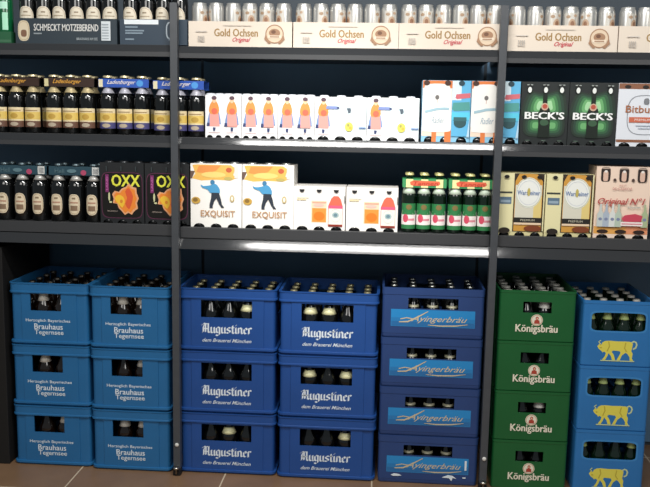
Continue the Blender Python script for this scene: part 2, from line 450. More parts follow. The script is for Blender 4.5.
def make_crate(w, d, h, kind, color, cols, rows, label_print):
    t = thing('beer_crate', (0,0,0), 'x', 'crate')
    plast = mat(color, 0.36, 0, 0.5, noise=0.05, scale=8, bump=0.05)
    if kind in ('T', 'A'):
        hole = (-0.014, 0.132, h-0.118, h-0.045) if kind == 'T' else (-0.004, 0.212, h-0.122, h-0.049)
        lv = [(0,-0.004),(0.006,-0.001),(0.008,0.0055),(0.016,0.0055),(0.018,0.0),(h-0.044,0.0),(h-0.042,0.0055),(h-0.036,0.0055),(h-0.034,0.003),(h-0.006,0.003),(h-0.004,0.0055),(h,0.0055)]
        st = 0.028
    elif kind == 'M':
        hole = (0, 0.20, h-0.085, h-0.040)
        lv = [(0,-0.004),(0.004,-0.001),(0.006,0.0),(0.016,0.0),(0.018,0.0012),(h-0.030,0.0012),(h-0.028,0.003),(h,0.003)]
        st = None
    elif kind == 'K':
        hole = (0, 0.112, h-0.090, h-0.045)
        lv = [(0,-0.003),(0.003,0.0),(h-0.012,0.0),(h-0.010,0.0012),(h,0.0012)]
        st = None
    else:
        hole = (0.0, 0.212, h-0.122, h-0.046)
        lv = [(0,-0.003),(0.004,0.0),(h-0.014,0.0),(h-0.012,0.0012),(h,0.0012)]
        st = None
    V, Fc = crate_shell(w, d, h, lv, hole, st, r=0.02 if kind in 'TA' else 0.012, side_hole=kind in ('T','A','L'))
    o = mesh_obj('body', V, Fc, plast, None, t); smooth_by_angle(o, 0.5)
    iw, idp = w-0.014, d-0.014
    b = MB(); b.box(-iw/2, iw/2, 0.007, 0.007+idp, 0.003, 0.008)
    for i in range(1, cols): x = -iw/2+iw*i/cols; b.box(x-0.001, x+0.001, 0.0075, 0.0065+idp, 0.008, h*0.40)
    for j in range(1, rows): y = 0.007+idp*j/rows; b.box(-iw/2+.0005, iw/2-.0005, y-0.001, y+0.001, 0.008, h*0.40)
    b.build('bottle_grid', plast, t)
    if kind == 'L':
        a = Art(); a.ring(0, hole[3]/2+hole[2]/2, hole[1]/2+0.006, 0.044, 0.007, mat('#3a80bb', 0.36), 40, 7.0); a.build('handle_rim', t)
    a = Art(); label_print(a, w, h); a.build('printed_emblem' if kind in 'KL' else ('label' if kind == 'M' else 'lettering'), t, (0, -0.0013 if kind=='M' else 0, 0))
    return t

WHT = mat('#dfe8ee', 0.5); PALE = mat('#a9c9dc', 0.5)
def print_T(a, w, h):
    a.text('Herzoglich Bayerisches', -0.006, h-0.160, 0.190, 0.016, WHT, 0.012)
    a.text('Brauhaus', -0.004, h-0.184, 0.122, 0.024, WHT, 0.02)
    a.text('Tegernsee', -0.002, h-0.211, 0.124, 0.026, WHT, 0.012)
def print_A(a, w, h):
    a.text('Augustiner', -0.002, h-0.172, 0.212, 0.056, WHT, black=True)
    a.text('dem Brauerei München', -0.002, h-0.217, 0.204, 0.015, WHT, 0.01, 0.4)
def print_M(a, w, h):
    a.rect(-0.168, 0.168, h-0.158, h-0.088, mat('#2a86c4', 0.3)); a.rect(-0.166, 0.166, h-0.156, h-0.138, mat('#2a6aa2', 0.3)); a.rect(-0.166, 0.166, h-0.138, h-0.122, mat('#2a79b4', 0.3))
    g = mat('#c9b897', 0.45)
    a.text('Ayingerbräu', 0.025, h-0.128, 0.225, 0.031, g, 0.004, 0.5)
    a.line([(-0.135,h-0.140),(-0.10,h-0.138),(-0.06,h-0.118),(-0.02,h-0.094)], [0.004,0.006,0.006,0.003], g)
    a.line([(-0.13,h-0.128),(-0.105,h-0.122),(-0.08,h-0.126)], 0.004, g)
    a.line([(-0.02,h-0.149),(0.03,h-0.152),(0.09,h-0.150),(0.14,h-0.143)], [0.002,0.005,0.005,0.002], g)
def print_M_worn(a, w, h):
    print_M(a, w, h)
    a.poly([(-0.15,h-.170),(-0.135,h-.163),(-0.115,h-.166),(-0.105,h-.172),(-0.12,h-.174),(-0.14,h-.175)], WHT)
    a.poly([(0.06,h-.172),(0.085,h-.160),(0.105,h-.163),(0.12,h-.175),(0.105,h-.172),(0.10,h-.186),(0.09,h-.174)], WHT)
    a.rect(0.152, 0.160, h-0.138, h-0.096, WHT); a.rect(0.145, 0.158, h-0.172, h-0.167, WHT)
def print_K(a, w, h):
    c = mat('#e4ddc8', 0.5); r = mat('#a8402f', 0.5)
    a.ell(0, h-0.119, 0.0235, 0.0235, c, 24); a.ring(0, h-0.119, 0.0215, 0.0215, 0.002, mat('#b98a62', 0.5))
    a.ell(0.001, h-0.111, 0.006, 0.007, r, 12); a.poly([(-.011,-.016),(-.009,-.003),(0,.001),(.010,-.003),(.012,-.016)], r, 0, h-0.117)
    a.ell(0.001, h-0.112, 0.003, 0.004, mat('#e2b99a', 0.5), 10)
    a.text('Königsbräu', 0, h-0.157, 0.165, 0.040, c, 0.035)
OX = [(-78,14),(-70,26),(-62,22),(-58,32),(-48,38),(-30,40),(0,38),(30,39),(52,38),(62,30),(60,10),(58,-2),(64,-14),(62,-34),(68,-44),(54,-44),(53,-30),(44,-16),(36,-10),(22,-22),(14,-44),(2,-44),(8,-30),(16,-12),(12,-4),(-14,-2),(-20,-8),(-10,-22),(-4,-44),(-16,-44),(-22,-26),(-32,-14),(-36,-28),(-44,-44),(-56,-44),(-46,-28),(-42,-14),(-50,-8),(-56,-12),(-60,-6),(-66,-2),(-72,4)]
def print_L(a, w, h):
    y = mat('#dcd052', 0.5); y2 = mat('#b9a63a', 0.5); pl = mat('#c3cf9a', 0.5)
    cv = h-0.198
    a.poly(OX, y, 0, cv, 0.00098, 0.00094)
    a.line([(56,34),(66,40),(74,36),(78,26),(74,12),(64,6)], 0.006, pl, 0, cv, 0.00098, 0.00094)
    a.line([(-34,36),(-30,16),(-38,-6)], 0.004, y2, 0, cv, 0.00098, 0.00094)
    a.line([(-68,10),(-60,8)], 0.004, y2, 0, cv, 0.00098, 0.00094)
    a.line([(34,34),(30,10),(40,-6)], 0.003, y2, 0, cv, 0.00098, 0.00094)
    a.line([(-66,24),(-74,34),(-66,40)], 0.004, pl, 0, cv, 0.00098, 0.00094)
    a.rect(-0.062, 0.07, cv-0.0455, cv-0.0415, pl)

CR = {}
CR['T'] = (0.334, 0.400, 0.265, make_crate(0.334, 0.400, 0.263, 'T', '#25679a', 4, 5, print_T))
CR['A'] = (0.400, 0.310, 0.2655, make_crate(0.400, 0.310, 0.2635, 'A', '#214c8f', 5, 4, print_A))
CR['M'] = (0.405, 0.310, 0.2065, make_crate(0.405, 0.310, 0.2055, 'M', '#294274', 5, 4, print_M))
CR['N'] = (0.405, 0.310, 0.2065, make_crate(0.405, 0.310, 0.2055, 'M', '#294274', 5, 4, print_M_worn))
CR['K'] = (0.302, 0.400, 0.2075, make_crate(0.302, 0.400, 0.2065, 'K', '#185a2e', 4, 5, print_K))
CR['L'] = (0.278, 0.400, 0.2665, make_crate(0.278, 0.400, 0.2655, 'L', '#2c70ad', 4, 5, print_L))
index_tree()
used = set()
def place_crate(kind, x, z, label, group, y=0.012, rz=0.0):
    src = CR[kind][3]
    if kind in used: o = copy_tree(src)
    else: used.add(kind); o = src
    o.location = (x, y, z); o.rotation_euler.z = rz; o['label'] = label; o['group'] = group; o['category'] = 'crate'
    return o

# bottle prototypes for the crates
def bot(key, **kw):
    t = make_bottle(**kw); BOT[key] = t; BOTUSED[key] = False
BOT = {}; BOTUSED = {}
capS = mat('#8f908c', 0.25, 0.9); capG = mat('#a39c78', 0.3, 0.6); capD = mat('#4a4640', 0.35, 0.7); capW = mat('#aeaca3', 0.4)
bot('T', glass=BROWN, capm=capD, H=0.240, R=0.034)
bot('Tf', glass=BROWN, capm=capS, H=0.240, R=0.034, foil=mat('#e6e2d6', 0.35), foil_z=(0.72,0.86))
bot('A', glass=BLACKG, capm=capG, H=0.240, R=0.034)
bot('Af', glass=BLACKG, capm=capG, H=0.240, R=0.034, foil=mat('#e8e4b4', 0.35), foil_z=(0.66,0.77))
bot('M', glass=BLACKG, capm=capS, H=0.188, R=0.031, shoulder=0.55, nb=0.78)
bot('Mf', glass=BLACKG, capm=capS, H=0.188, R=0.031, shoulder=0.5, nb=0.70, foil=mat('#a39f86', 0.35), foil_z=(0.60,0.65))  # small band is a painted glint on the bottle shoulder
bot('K', glass=BLACKG, capm=capW, H=0.191, R=0.030, shoulder=0.55, nb=0.78, foil=mat('#8f908b', 0.3), foil_z=(0.86,0.95))  # grey band is a highlight painted round the neck
bot('Kf', glass=BLACKG, capm=capW, H=0.191, R=0.030, shoulder=0.55, nb=0.76, foil=mat('#e8e6de', 0.35), foil_z=(0.64,0.82))
bot('L', glass=GREENG, capm=capW, H=0.243, R=0.030, shoulder=0.55, nb=0.76)
bot('Lf', glass=GREENG, capm=capW, H=0.243, R=0.030, shoulder=0.55, nb=0.74, foil=mat('#c3d68a', 0.35), foil_z=(0.72,0.84))
index_tree()
def put_bottle(key, x, y, z, label, group):
    if BOTUSED[key]: o = copy_tree(BOT[key])
    else: BOTUSED[key] = True; o = BOT[key]
    o.location = (x, y, z); o.rotation_euler.z = random.uniform(-0.5, 0.5)
    o['label'] = label; o['group'] = group; o['category'] = 'bottle'
def fill(kind, cx, z0, cols, rows, w, d, label, group, front_only=None, foils=(), y=0.012):
    iw, idp = w-0.014, d-0.014
    for j in range(rows if front_only is None else 1):
        for i in range(cols):
            if front_only is not None and i not in front_only: continue
            x = cx-iw/2+iw*(i+.5)/cols; yy = y+0.007+idp*(j+.5)/rows
            k = kind[0]
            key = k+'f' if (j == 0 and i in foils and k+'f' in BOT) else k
            put_bottle(key, x, yy, z0+0.0095, label, group)

stacks = [
 # kind, centre x, crates, cols, rows, look, stack phrase, y
 ('T', -0.5385, 3, 4, 5, 'teal crate with white lettering', 'teal stack beside the black filler', 0.014),
 ('T', -0.1925, 3, 4, 5, 'teal crate with white lettering', 'teal stack beside the grey post', 0.000),
 ('A', 0.214, 3, 5, 4, 'royal blue crate', 'royal blue stack beside the grey post', 0.012),
 ('A', 0.630, 3, 5, 4, 'royal blue crate', 'royal blue stack beside the navy crates', 0.004),
 ('M', 1.051, 4, 5, 4, 'navy crate with bright blue script label', 'navy stack', 0.004),
 ('K', 1.463, 4, 4, 5, 'green crate with round white emblem', 'green stack', 0.004),
 ('L', 1.781, 3, 4, 5, 'blue crate with yellow bull emblem', 'bull-emblem stack', 0.0)]
FO = {(0,0):(1,),(0,1):(1,),(0,2):(2,),(1,0):(1,2),(1,1):(2,),(1,2):(1,2),
      (2,0):(3,),(2,1):(),(2,2):(2,),(3,0):(1,2),(3,1):(1,3),(3,2):(3,),
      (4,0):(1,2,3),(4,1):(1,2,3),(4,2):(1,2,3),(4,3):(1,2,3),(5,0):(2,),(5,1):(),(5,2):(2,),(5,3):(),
      (6,0):(0,1,2,3),(6,1):(0,1,2,3),(6,2):(0,3)}
for si, (kind, cx, n, cols, rows, look, phrase, yy) in enumerate(stacks):
    w_, d_, pitch, _ = CR[kind]
    for k in range(n):
        z = (n-1-k)*pitch
        rank = (['top', 'middle', 'bottom'] if n == 3 else ['top', 'second', 'third', 'bottom'])[k]
        kk = 'N' if (kind == 'M' and k == n-1) else kind
        lab = '%s, %s of the %s' % (look, rank, phrase)
        if kk == 'N': lab = 'navy crate with scuffed script label, bottom of its stack'
        place_crate(kk, cx, z+0.0005, lab, 'crates in the ' + phrase, yy)
        bl = {'T':'brown bottle','A':'dark gold-capped bottle','M':'dark silver-capped bottle','K':'dark white-capped bottle','L':'green bottle'}[kind]
        label = '%s in %s crate, %s' % (bl, rank, phrase)
        whl = rank; cc = 'crate'
        vis = None if k == 0 else ((1,2) if kind in 'TK' else ((0,1,2,3) if kind == 'L' else (1,2,3)))
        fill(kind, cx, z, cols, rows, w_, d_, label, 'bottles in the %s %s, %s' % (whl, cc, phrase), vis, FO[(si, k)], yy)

# ------------------------------------------------------------------ packs with visible bottles
def neck_pack(x0, wd, z, H, label, group, glass, lab_fn, sleeve_mat, sleeve_fn, foil=None, foil_z=(0.72,0.78), capm=capG, sleeve_z=(0.77,0.93), name='bottle_pack', n=3, band=None, capR=0.014):
    t = thing(name, (x0+wd/2, 0.02, on(z, x0+wd*0.45)+0.0003), label, 'six-pack', group)
    R = wd/n/2-0.0008
    proto = None
    for j in range(2):
        for i in range(n):
            x = -wd/2+wd*(i+.5)/n; y = R+0.001+j*2*(R+0.0008)
            if proto is None:
                b = MB(); b.lathe(bottle_profile(H, R, 0.014, 0.60, 0.76), 22); bo = b.build('bottle', glass, t, True)
                kidsl = [cap_mb(H, capR).build('cap', capm, bo)]; smooth_by_angle(kidsl[0])
                if foil:
                    kidsl.append(skin(bottle_profile(H, R, 0.014, 0.60, 0.76), foil_z[0]*H, foil_z[1]*H).build('neck_label_or_glint', foil, bo, True))
                a = Art(R+0.0002); lab_fn(a, R, H); kidsl.append(a.build('label', bo))
                proto = (bo, kidsl)
            else:
                src, ks = proto; bo = src.copy(); C.objects.link(bo)
                for q in ks: c = q.copy(); C.objects.link(c); c.parent = bo
            bo.location = (x, y, 0.0)
    if sleeve_mat:
        z0, z1 = sleeve_z[0]*H, sleeve_z[1]*H; dy = 4*R+0.002
        yc = 2*R
        b = MB()
        # a carrier folded over the necks: sloping front and back, open below
        b.prism([(yc-0.052,z0),(yc-0.050,z0),(yc-0.046,z1-0.001),(yc+0.046,z1-0.001),(yc+0.050,z0),(yc+0.052,z0),(yc+0.048,z1),(yc-0.048,z1)][::-1], -wd/2+0.002, wd/2-0.002)
        so = b.build('carrier_sleeve', sleeve_mat, t)
        a = Art(); sleeve_fn(a, wd, z0, z1); a.build('sleeve_print', so, (0, yc-0.0525, 0))
    return t

CREAM = mat('#ead9b0', 0.5); GOLD = mat('#d8b04c', 0.45)
def lab_amber(low):
    lm = mat(low, 0.5)
    def f(a, R, H):
        u = R*1.2
        a.rect(-u, u, H*0.165, H*0.435, CREAM); a.rect(-u, u, H*0.23, H*0.36, mat('#e2c468', 0.5)); a.rect(-u, u, H*0.10, H*0.205, lm)
        a.ell(0, H*0.29, R*0.45, H*0.045, mat('#c29c42', 0.5)); a.rect(-R*0.8, R*0.8, H*0.375, H*0.39, mat('#a08050', 0.5))
        a.ell(0, H*0.15, R*0.5, H*0.035, mat('#b9aa94', 0.5))
    return f
def sleeve_amber(c, tc, tagc, blob=None):
    def f(a, wd, z0, z1):
        a.rect(-wd/2+0.002, wd/2-0.004, z0+0.002, z1-0.002, mat(c, 0.4))
        a.rect(-wd/2+0.003, -wd/2+0.02, z0+0.001, z1-0.003, mat(tagc, 0.5))
        if blob: a.ell(wd*0.32, (z0+z1)/2, 0.014, 0.013, mat(blob, 0.5))
        a.text('Ladenburger', -wd*0.04, (z0+z1)/2+0.002, wd*0.56, 0.021, mat(tc, 0.5), 0.02, 0.45)
    return f
WHITEFOIL = mat('#cdbb8e', 0.35, 0.3); BLUEFOIL = mat('#c3c2cc', 0.3, 0.3)
capsilv = mat('#cfc29a', 0.3, 0.4)
ambers = [(-0.768,'#6b4a3a','#372319','#e0a23c','#d9cf9e',None,WHITEFOIL,'brown sleeve','cut by the photo edge'),
          (-0.541,'#6b4a3a','#372319','#e0a23c','#d9cf9e',None,WHITEFOIL,'brown sleeve','fully in view'),
          (-0.317,'#4c4a7c','#2a56b4','#e6e0e0','#e2d9b6','#4f9be0',BLUEFOIL,'blue sleeve','fully in view'),
          (-0.094,'#4c4a7c','#2a56b4','#e6e0e0','#e2d9b6','#4f9be0',BLUEFOIL,'blue sleeve','half behind the post')]
for x0, low, c, tc, tg, blob, foil, nm, wh in ambers:
    neck_pack(x0, 0.209, S2, 0.234, 'six-pack with cream labels and %s, %s' % (nm, wh), 'cream-label bottle packs in the left bay',
              BLACKG, lab_amber(low), mat(c, 0.4), sleeve_amber(c, tc, tg, blob), foil, capm=capsilv, sleeve_z=(0.80,0.945), foil_z=(0.70,0.80), capR=0.0185)
def lab_oval(a, R, H):
    a.ell(0, H*0.30, R*0.68, H*0.18, mat('#e2d2b4', 0.5), 24, 2.8); a.ring(0, H*0.30, R*0.60, H*0.165, 0.0018, mat('#b09a78', 0.5), 24, 2.8)
    a.rect(-R*0.42, R*0.42, H*0.19, H*0.28, mat('#8a7058', 0.5)); a.rect(-R*0.46, R*0.46, H*0.32, H*0.345, mat('#b98c74', 0.5)); a.rect(-R*0.2, R*0.2, H*0.39, H*0.42, mat('#8c775a', 0.5))
def sleeve_oval(a, wd, z0, z1):
    a.rect(-wd/2+0.003, wd/2-0.004, z0+0.002, z1-0.002, mat('#2c4a57', 0.4))
    a.rect(wd*0.33, wd*0.46, z0+0.003, z1-0.001, mat('#dadcd8', 0.5))
    for k in range(5): a.rect(wd*0.35+k*0.0045, wd*0.35+k*0.0045+0.002, z0+0.007, z1-0.006, mat('#6b6f72', 0.5))
    a.ell(wd*0.17, (z0+z1)/2-0.006, 0.012, 0.011, mat('#b4496a', 0.5)); a.ell(-wd*0.05, (z0+z1)/2, 0.02, 0.008, mat('#5f7f88', 0.5))
    a.text('Hell', -wd*0.28, (z0+z1)/2, 0.04, 0.018, mat('#56737c', 0.5), 0.01)
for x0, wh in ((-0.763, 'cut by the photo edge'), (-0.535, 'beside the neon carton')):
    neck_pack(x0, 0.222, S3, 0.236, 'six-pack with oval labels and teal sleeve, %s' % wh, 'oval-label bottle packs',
              BLACKG, lab_oval, mat('#2c4a57', 0.4), sleeve_oval, mat('#c4c2bc', 0.3, 0.3), foil_z=(0.71,0.79), capm=mat('#5a6a70', 0.3, 0.5), sleeve_z=(0.80,0.95))  # pale neck band is a painted white reflection on the glass
def lab_green(a, R, H):
    u = R*1.25
    a.rect(-u, u, H*0.06, H*0.49, mat('#2d7a45', 0.5)); a.rect(-u, u, H*0.13, H*0.30, mat('#efe6e2', 0.5))
    a.poly([(-u,H*.30),(u,H*.30),(u*.85,H*.37),(u*.45,H*.32),(0,H*.40),(-u*.45,H*.32),(-u*.8,H*.37)], mat('#efe6e2', 0.5))
    a.ell(-R*0.45, H*0.24, R*0.4, H*0.07, mat('#d04a62', 0.5)); a.rect(-R*0.1, R*0.9, H*0.20, H*0.235, mat('#d98a96', 0.5))
    a.ell(0, H*0.43, R*0.4, H*0.045, mat('#7c6a3c', 0.5))
def sleeve_green(a, wd, z0, z1):
    for i in range(3):
        x = -wd/2+wd*(i+.5)/3; a.rect(x-0.014, x+0.014, z0, z1-0.001, mat('#ece3a4', 0.5))
    a.poly([(-.055,.010),(-.04,.007),(.055,.009),(.062,.016),(.058,.026),(-.045,.028),(-.058,.022)], mat('#e26a48', 0.5), 0, z0)
    a.text('Tannen', 0.004, z0+0.017, wd*0.55, 0.015, mat('#b93a2a', 0.5), 0.03, 0.2)
for x0, wh in ((0.912, 'beside the low white carton'), (1.094, 'beside the post')):
    neck_pack(x0, 0.177, S3, 0.236, 'six-pack of green red-label bottles, %s' % wh, 'green bottle packs in the middle bay',
              GREENG, lab_green, mat('#2c8a50', 0.5), sleeve_green, mat('#c9d8c4', 0.35), foil_z=(0.655,0.75), capm=mat('#d6d08e', 0.3, 0.3), sleeve_z=(0.76,0.905), capR=0.0155)

# ------------------------------------------------------------------ folded cartons
def carton(x0, wd, z, H, dp, label, group, color, art, holes_bottom=3, a_h=0.015, holes_top=0, tops=0, topc=None, name='bottle_carton', side=None, hump=0.0, ht=None):
    """carton box whose lower (and upper) front edge is cut out in arches over the bottles inside"""
    t = thing(name, (x0+wd/2, 0.02, on(z, x0+wd*0.4)+0.0003), label, 'carton', group)
    m = mat(color, 0.45)
    a_w = wd/max(1, holes_bottom)*0.5
    def outline(nb, nt):
        P = [(-wd/2, 0)]
        for i in range(nb):
            c = -wd/2+wd*(i+.5)/nb; aw = wd/nb*0.33
            for k in range(7):
                an = PI-PI*k/6; P.append((c+aw*math.cos(an), 0.0001+a_h*math.sin(an)))
        P.append((wd/2, 0)); P.append((wd/2, H))
        P.append((-wd/2, H)); return P
    P = outline(holes_bottom, 0); n = len(P); b = MB()
    cc = (0, H*0.5)
    for y, flip in ((0.0, False), (dp, True)):
        V = [(p[0], y, p[1]) for p in P]
        b.add(V, [tuple(range(n)) if not flip else tuple(range(n-1,-1,-1))])
    b.add([(-wd/2,0,0),(-wd/2,dp,0),(-wd/2,dp,H),(-wd/2,0,H)], [(0,1,2,3)][::-1]); b.add([(wd/2,0,0),(wd/2,dp,0),(wd/2,dp,H),(wd/2,0,H)], [(0,1,2,3)])
    if tops != 1: b.add([(-wd/2,0,H),(wd/2,0,H),(wd/2,dp,H),(-wd/2,dp,H)], [(0,1,2,3)])
    b.add([(-wd/2,0.001,0.016),(wd/2,0.001,0.016),(wd/2,dp,0.016),(-wd/2,dp,0.016)], [(0,1,2,3)])
    body = b.build('carton_body', m, t)
    nb = holes_bottom
    R = min(wd/nb, dp/2)/2-0.002
    bb = MB()
    # feet of the bottles that show in the arches; one mesh per bottle
    for i in range(nb):
        x = -wd/2+wd*(i+.5)/nb
        q = MB(); q.lathe([(R-0.004,0.0),(R,0.004),(R,0.0155)], 18); q.build('bottle_base', BLACKG, t, True, (x, R+0.002, 0.0003))
        if tops:
            q = MB()
            zc = H if ht is None else ht
            q.lathe([(0.017,-0.006),(0.019,0.0),(0.019,0.004),(0.0175,0.008),(0.012,0.0095)], 18)
            q.build('bottle_cap', topc or capS, t, True, (x, R+0.006, zc))
    a = Art(); art(a, wd, H); a.build('printed_front', t)
    if side:
        a = Art(); side(a, dp, H); o = a.build('printed_side', t, (-wd/2, dp/2, 0), -PI/2)
    return t

def holes(a, wd, H, n, v, rx=0.008, rz=0.005, c='#1b1512', half=False):
    for i in range(n):
        x = -wd/2+wd*(i+.5)/n
        a.ell(x, v, rx, rz, mat(c, 0.6), 14)

# white end-on cartons: each shows two standing figures; broadside: one figure and pale blue field
def figure(a, u, H, arm=False):
    hair = mat('#5c4450', 0.5); skin = mat('#efc49c', 0.5); top = mat('#e2954a', 0.5); red = mat('#df6a50', 0.5); pink = mat('#efa096', 0.5); bl = mat('#7896c4', 0.5); nv = mat('#35406c', 0.5)
    a.poly([(-.029,.050),(-.026,.074),(-.018,.104),(.018,.104),(.025,.074),(.027,.052)], bl, u, 0)
    a.poly([(-.031,.044),(-.029,.058),(-.020,.058),(-.018,.044)], nv, u, 0)
    a.poly([(-.018,.044),(-.018,.090),(-.012,.106),(.012,.106),(.018,.090),(.022,.044)], pink, u, 0)
    a.poly([(-.017,.094),(-.020,.118),(-.009,.142),(.009,.142),(.019,.118),(.016,.094)], top, u, 0, smooth=2)
    a.ell(u+.001, .104, .012, .012, red)
    a.ell(u, .146, .008, .010, skin); a.ell(u, .156, .010, .008, hair)
    a.poly([(-.004,.026),(.004,.026),(.006,.040),(-.005,.040)], nv, u, 0)
    a.rect(u-.022, u+.024, .019, .021, mat('#c8a0a0', 0.5))
    if arm:
        a.poly([(.010,.120),(.056,.120),(.062,.126),(.054,.131),(.012,.132)], mat('#8090c4', 0.5), u, 0); a.ell(u+.058, .125, .005, .004, nv)
def art_end(a, wd, H):
    for k in (-1, 1): figure(a, k*wd/4, H)
    a.rect(-0.001, 0.001, 0.02, H-0.004, mat('#dcdfe6', 0.5))
def art_broad(a, wd, H):
    a.rect(-wd/2+0.074, wd/2-0.001, 0.02, H-0.002, mat('#dff0f4', 0.5))
    figure(a, -wd/2+0.034, H, True)
    a.poly([(-.005,-.010),(-.008,.002),(-.012,.008),(.004,.009),(.006,-.002),(.003,-.008)], mat('#53606c', 0.5), 0.035, .116)
    a.ell(0.034, .052, .016, .018, mat('#e8d560', 0.5)); a.ell(0.031, .058, .005, .006, mat('#a6a45c', 0.5)); a.ell(0.040, .048, .006, .006, mat('#d8b648', 0.5))
    a.rect(0.072, 0.100, .046, .051, mat('#6d88b8', 0.5))
xs_ = [(0.123, 'nearest the post'), (0.269, 'middle of three'), (0.415, 'beside the broadside cartons')]
for x0, wh in xs_:
    carton(x0, 0.1435, S2, 0.167, 0.205, 'white end-on carton with two printed figures, %s' % wh, 'white figure cartons', '#f2f1f0', art_end, 4, a_h=0.010, topc=mat('#d9dde2', 0.4), tops=2, ht=0.165)
for x0, wh in ((0.5605, 'beside end-on cartons'), (0.766, 'beside the taller carton')):
    carton(x0, 0.2035, S2, 0.167, 0.140, 'white broadside carton with yellow fruit print, %s' % wh, 'white figure cartons', '#f4f6f6', art_broad, 3, topc=mat('#d9dde2', 0.4), tops=2, ht=0.165)

def art_orange_blue(a, wd, H):
    u0 = -wd/2; s = wd*0.615
    o = mat('#dd7c40', 0.5)
    a.rect(u0+.001, u0+s, H-.03, H-.001, o); a.rect(u0+.001, u0+s, .0225, .06, mat('#f0d8c4', 0.5)); a.rect(u0+.001, u0+s, .06, H-.03, mat('#f0e6dc', 0.5)); a.rect(u0+.040, u0+.058, .0, .045, o) ; a.rect(u0+.090, u0+s, .0, .045, o)
    wh = mat('#f2f0ea', 0.5)
    a.poly([(.004,.055),(.001,.13),(.006,.205),(.022,.222),(s-.022,.222),(s-.008,.20),(s-.004,.13),(s-.002,.055),(s-.016,.040),(.012,.040)], wh, u0, 0, smooth=3)
    a.ell(u0+s/2, .172, .008, .009, mat('#6d6a68', 0.5)); a.rect(u0+s/2-.001, u0+s/2+.001, .150, .164, mat('#c08c84', 0.5))
    a.line([(.012,.116),(.035,.121),(s/2,.127),(s-.03,.129),(s-.010,.128)], 0.010, mat('#9fc0cc', 0.5), u0, 0)
    a.text('Radler', u0+s/2+.006, .084, .05, .024, mat('#9aaebc', 0.5), 0.0, 0.4)
    for sx in (.016, s-.018): a.ell(u0+sx, H-.010, .012, .010, mat('#43281e', 0.5), 14)
    u1 = u0+s
    a.rect(u1, wd/2-.001, 0.0225, H-.001, mat('#5fb2dc', 0.5)); a.rect(u1, u1+.035, H-.075, H-.001, mat('#d8ecf4', 0.5))
    a.poly([(.012,.170),(.016,.185),(wd-s-.002,.190),(wd-s-.002,.172),(.02,.166)], mat('#d06a74', 0.5), u1, 0)
    a.poly([(.001,.128),(.004,.152),(wd-s-.004,.156),(wd-s-.002,.124),(.01,.120)], mat('#4f9a94', 0.5), u1, 0)
    a.rect(u1, wd/2-.002, .086, .116, mat('#58c8e4', 0.5))
    a.ell(u1+.033, .076, .024, .020, mat('#2d5358', 0.5)); a.rect(u1+.008, u1+.058, .082, .097, mat('#37666b', 0.5)); a.ell(u1+.035, H-.010, .012, .010, mat('#23404c', 0.5), 14)
    a.poly([(wd-s-.012,.02),(wd-s-.002,.02),(wd-s-.002,.10)], mat('#b9d8ea', 0.5), u1, 0)
carton(0.980, 0.187, S2, 0.237, 0.132, 'tall orange and sky blue carton beside the white cartons', 'tall orange and blue cartons', '#8cc4e2', art_orange_blue, 3, a_h=0.022)
carton(1.169, 0.187, S2, 0.237, 0.132, 'tall orange and sky blue carton half behind the post', 'tall orange and blue cartons', '#8cc4e2', art_orange_blue, 3, a_h=0.022)

def art_becks(a, wd, H):
    gl = ['#1c2e22', '#234030', '#2d5a3a', '#3f7c4a', '#69aa6c', '#a4d6a2']
    for k, c in enumerate(gl):
        f = 1-k*0.13
        a.poly([(-.084*f,.158-.010*f),(-.060*f,.150+.052*f),(-.018,.150+.048*f),(.018,.150+.052*f),(.066*f,.150+.058*f),(.084*f,.150),(.080*f,.150-.044*f),(0,.150-.045*f),(-.080*f,.150-.044*f)], mat(c, 0.5), smooth=3)
    for sx in (-1, 1):
        for k, c in enumerate(gl[:5]):
            f = 1-k*0.18
            a.ell(sx*wd*0.17, .074, wd*0.27*f, .044*f, mat(c, 0.5), 20, 3)
    bk = mat('#0d1a10', 0.4)
    a.poly([(-.022,.028),(-.022,.120),(-.018,.138),(-.009,.152),(-.007,.205),(.007,.205),(.009,.152),(.018,.138),(.022,.120),(.022,.028)], bk)
    a.ell(0, .146, .014, .014, mat('#c9a890', 0.5)); a.ell(0, .147, .009, .009, mat('#b4503c', 0.5))
    a.ell(0, .085, .017, .012, mat('#33553a', 0.5))
    a.rect(-wd*.42, wd*.42, .099, .124, mat('#182a1c', 0.5))
    a.text("BECK'S", 0, .112, wd*0.82, .028, mat('#f0f2f0', 0.5), 0.09)
    for i in range(3):
        x = -wd/2+wd*(i+.5)/3
        a.rect(x-.011, x+.011, H-.014, H-.010, mat('#9aa09c', 0.4)); a.ell(x, H-.022, .006, .012, mat('#0a0d0b', 0.5), 12); a.ell(x, H-.031, .0075, .011, mat('#e6eae6', 0.4), 12)
        a.rect(x-.008, x+.008, .014, .018, mat('#4a5c50', 0.4))
for x0, wh in ((1.360, 'beside the sky blue carton'), (1.543, 'beside the brown-edged white carton')):
    carton(x0, 0.181, S2, 0.240, 0.128, "black carton with green bottle print, %s" % wh, 'black green-glow cartons', '#1a2020', art_becks, 3)
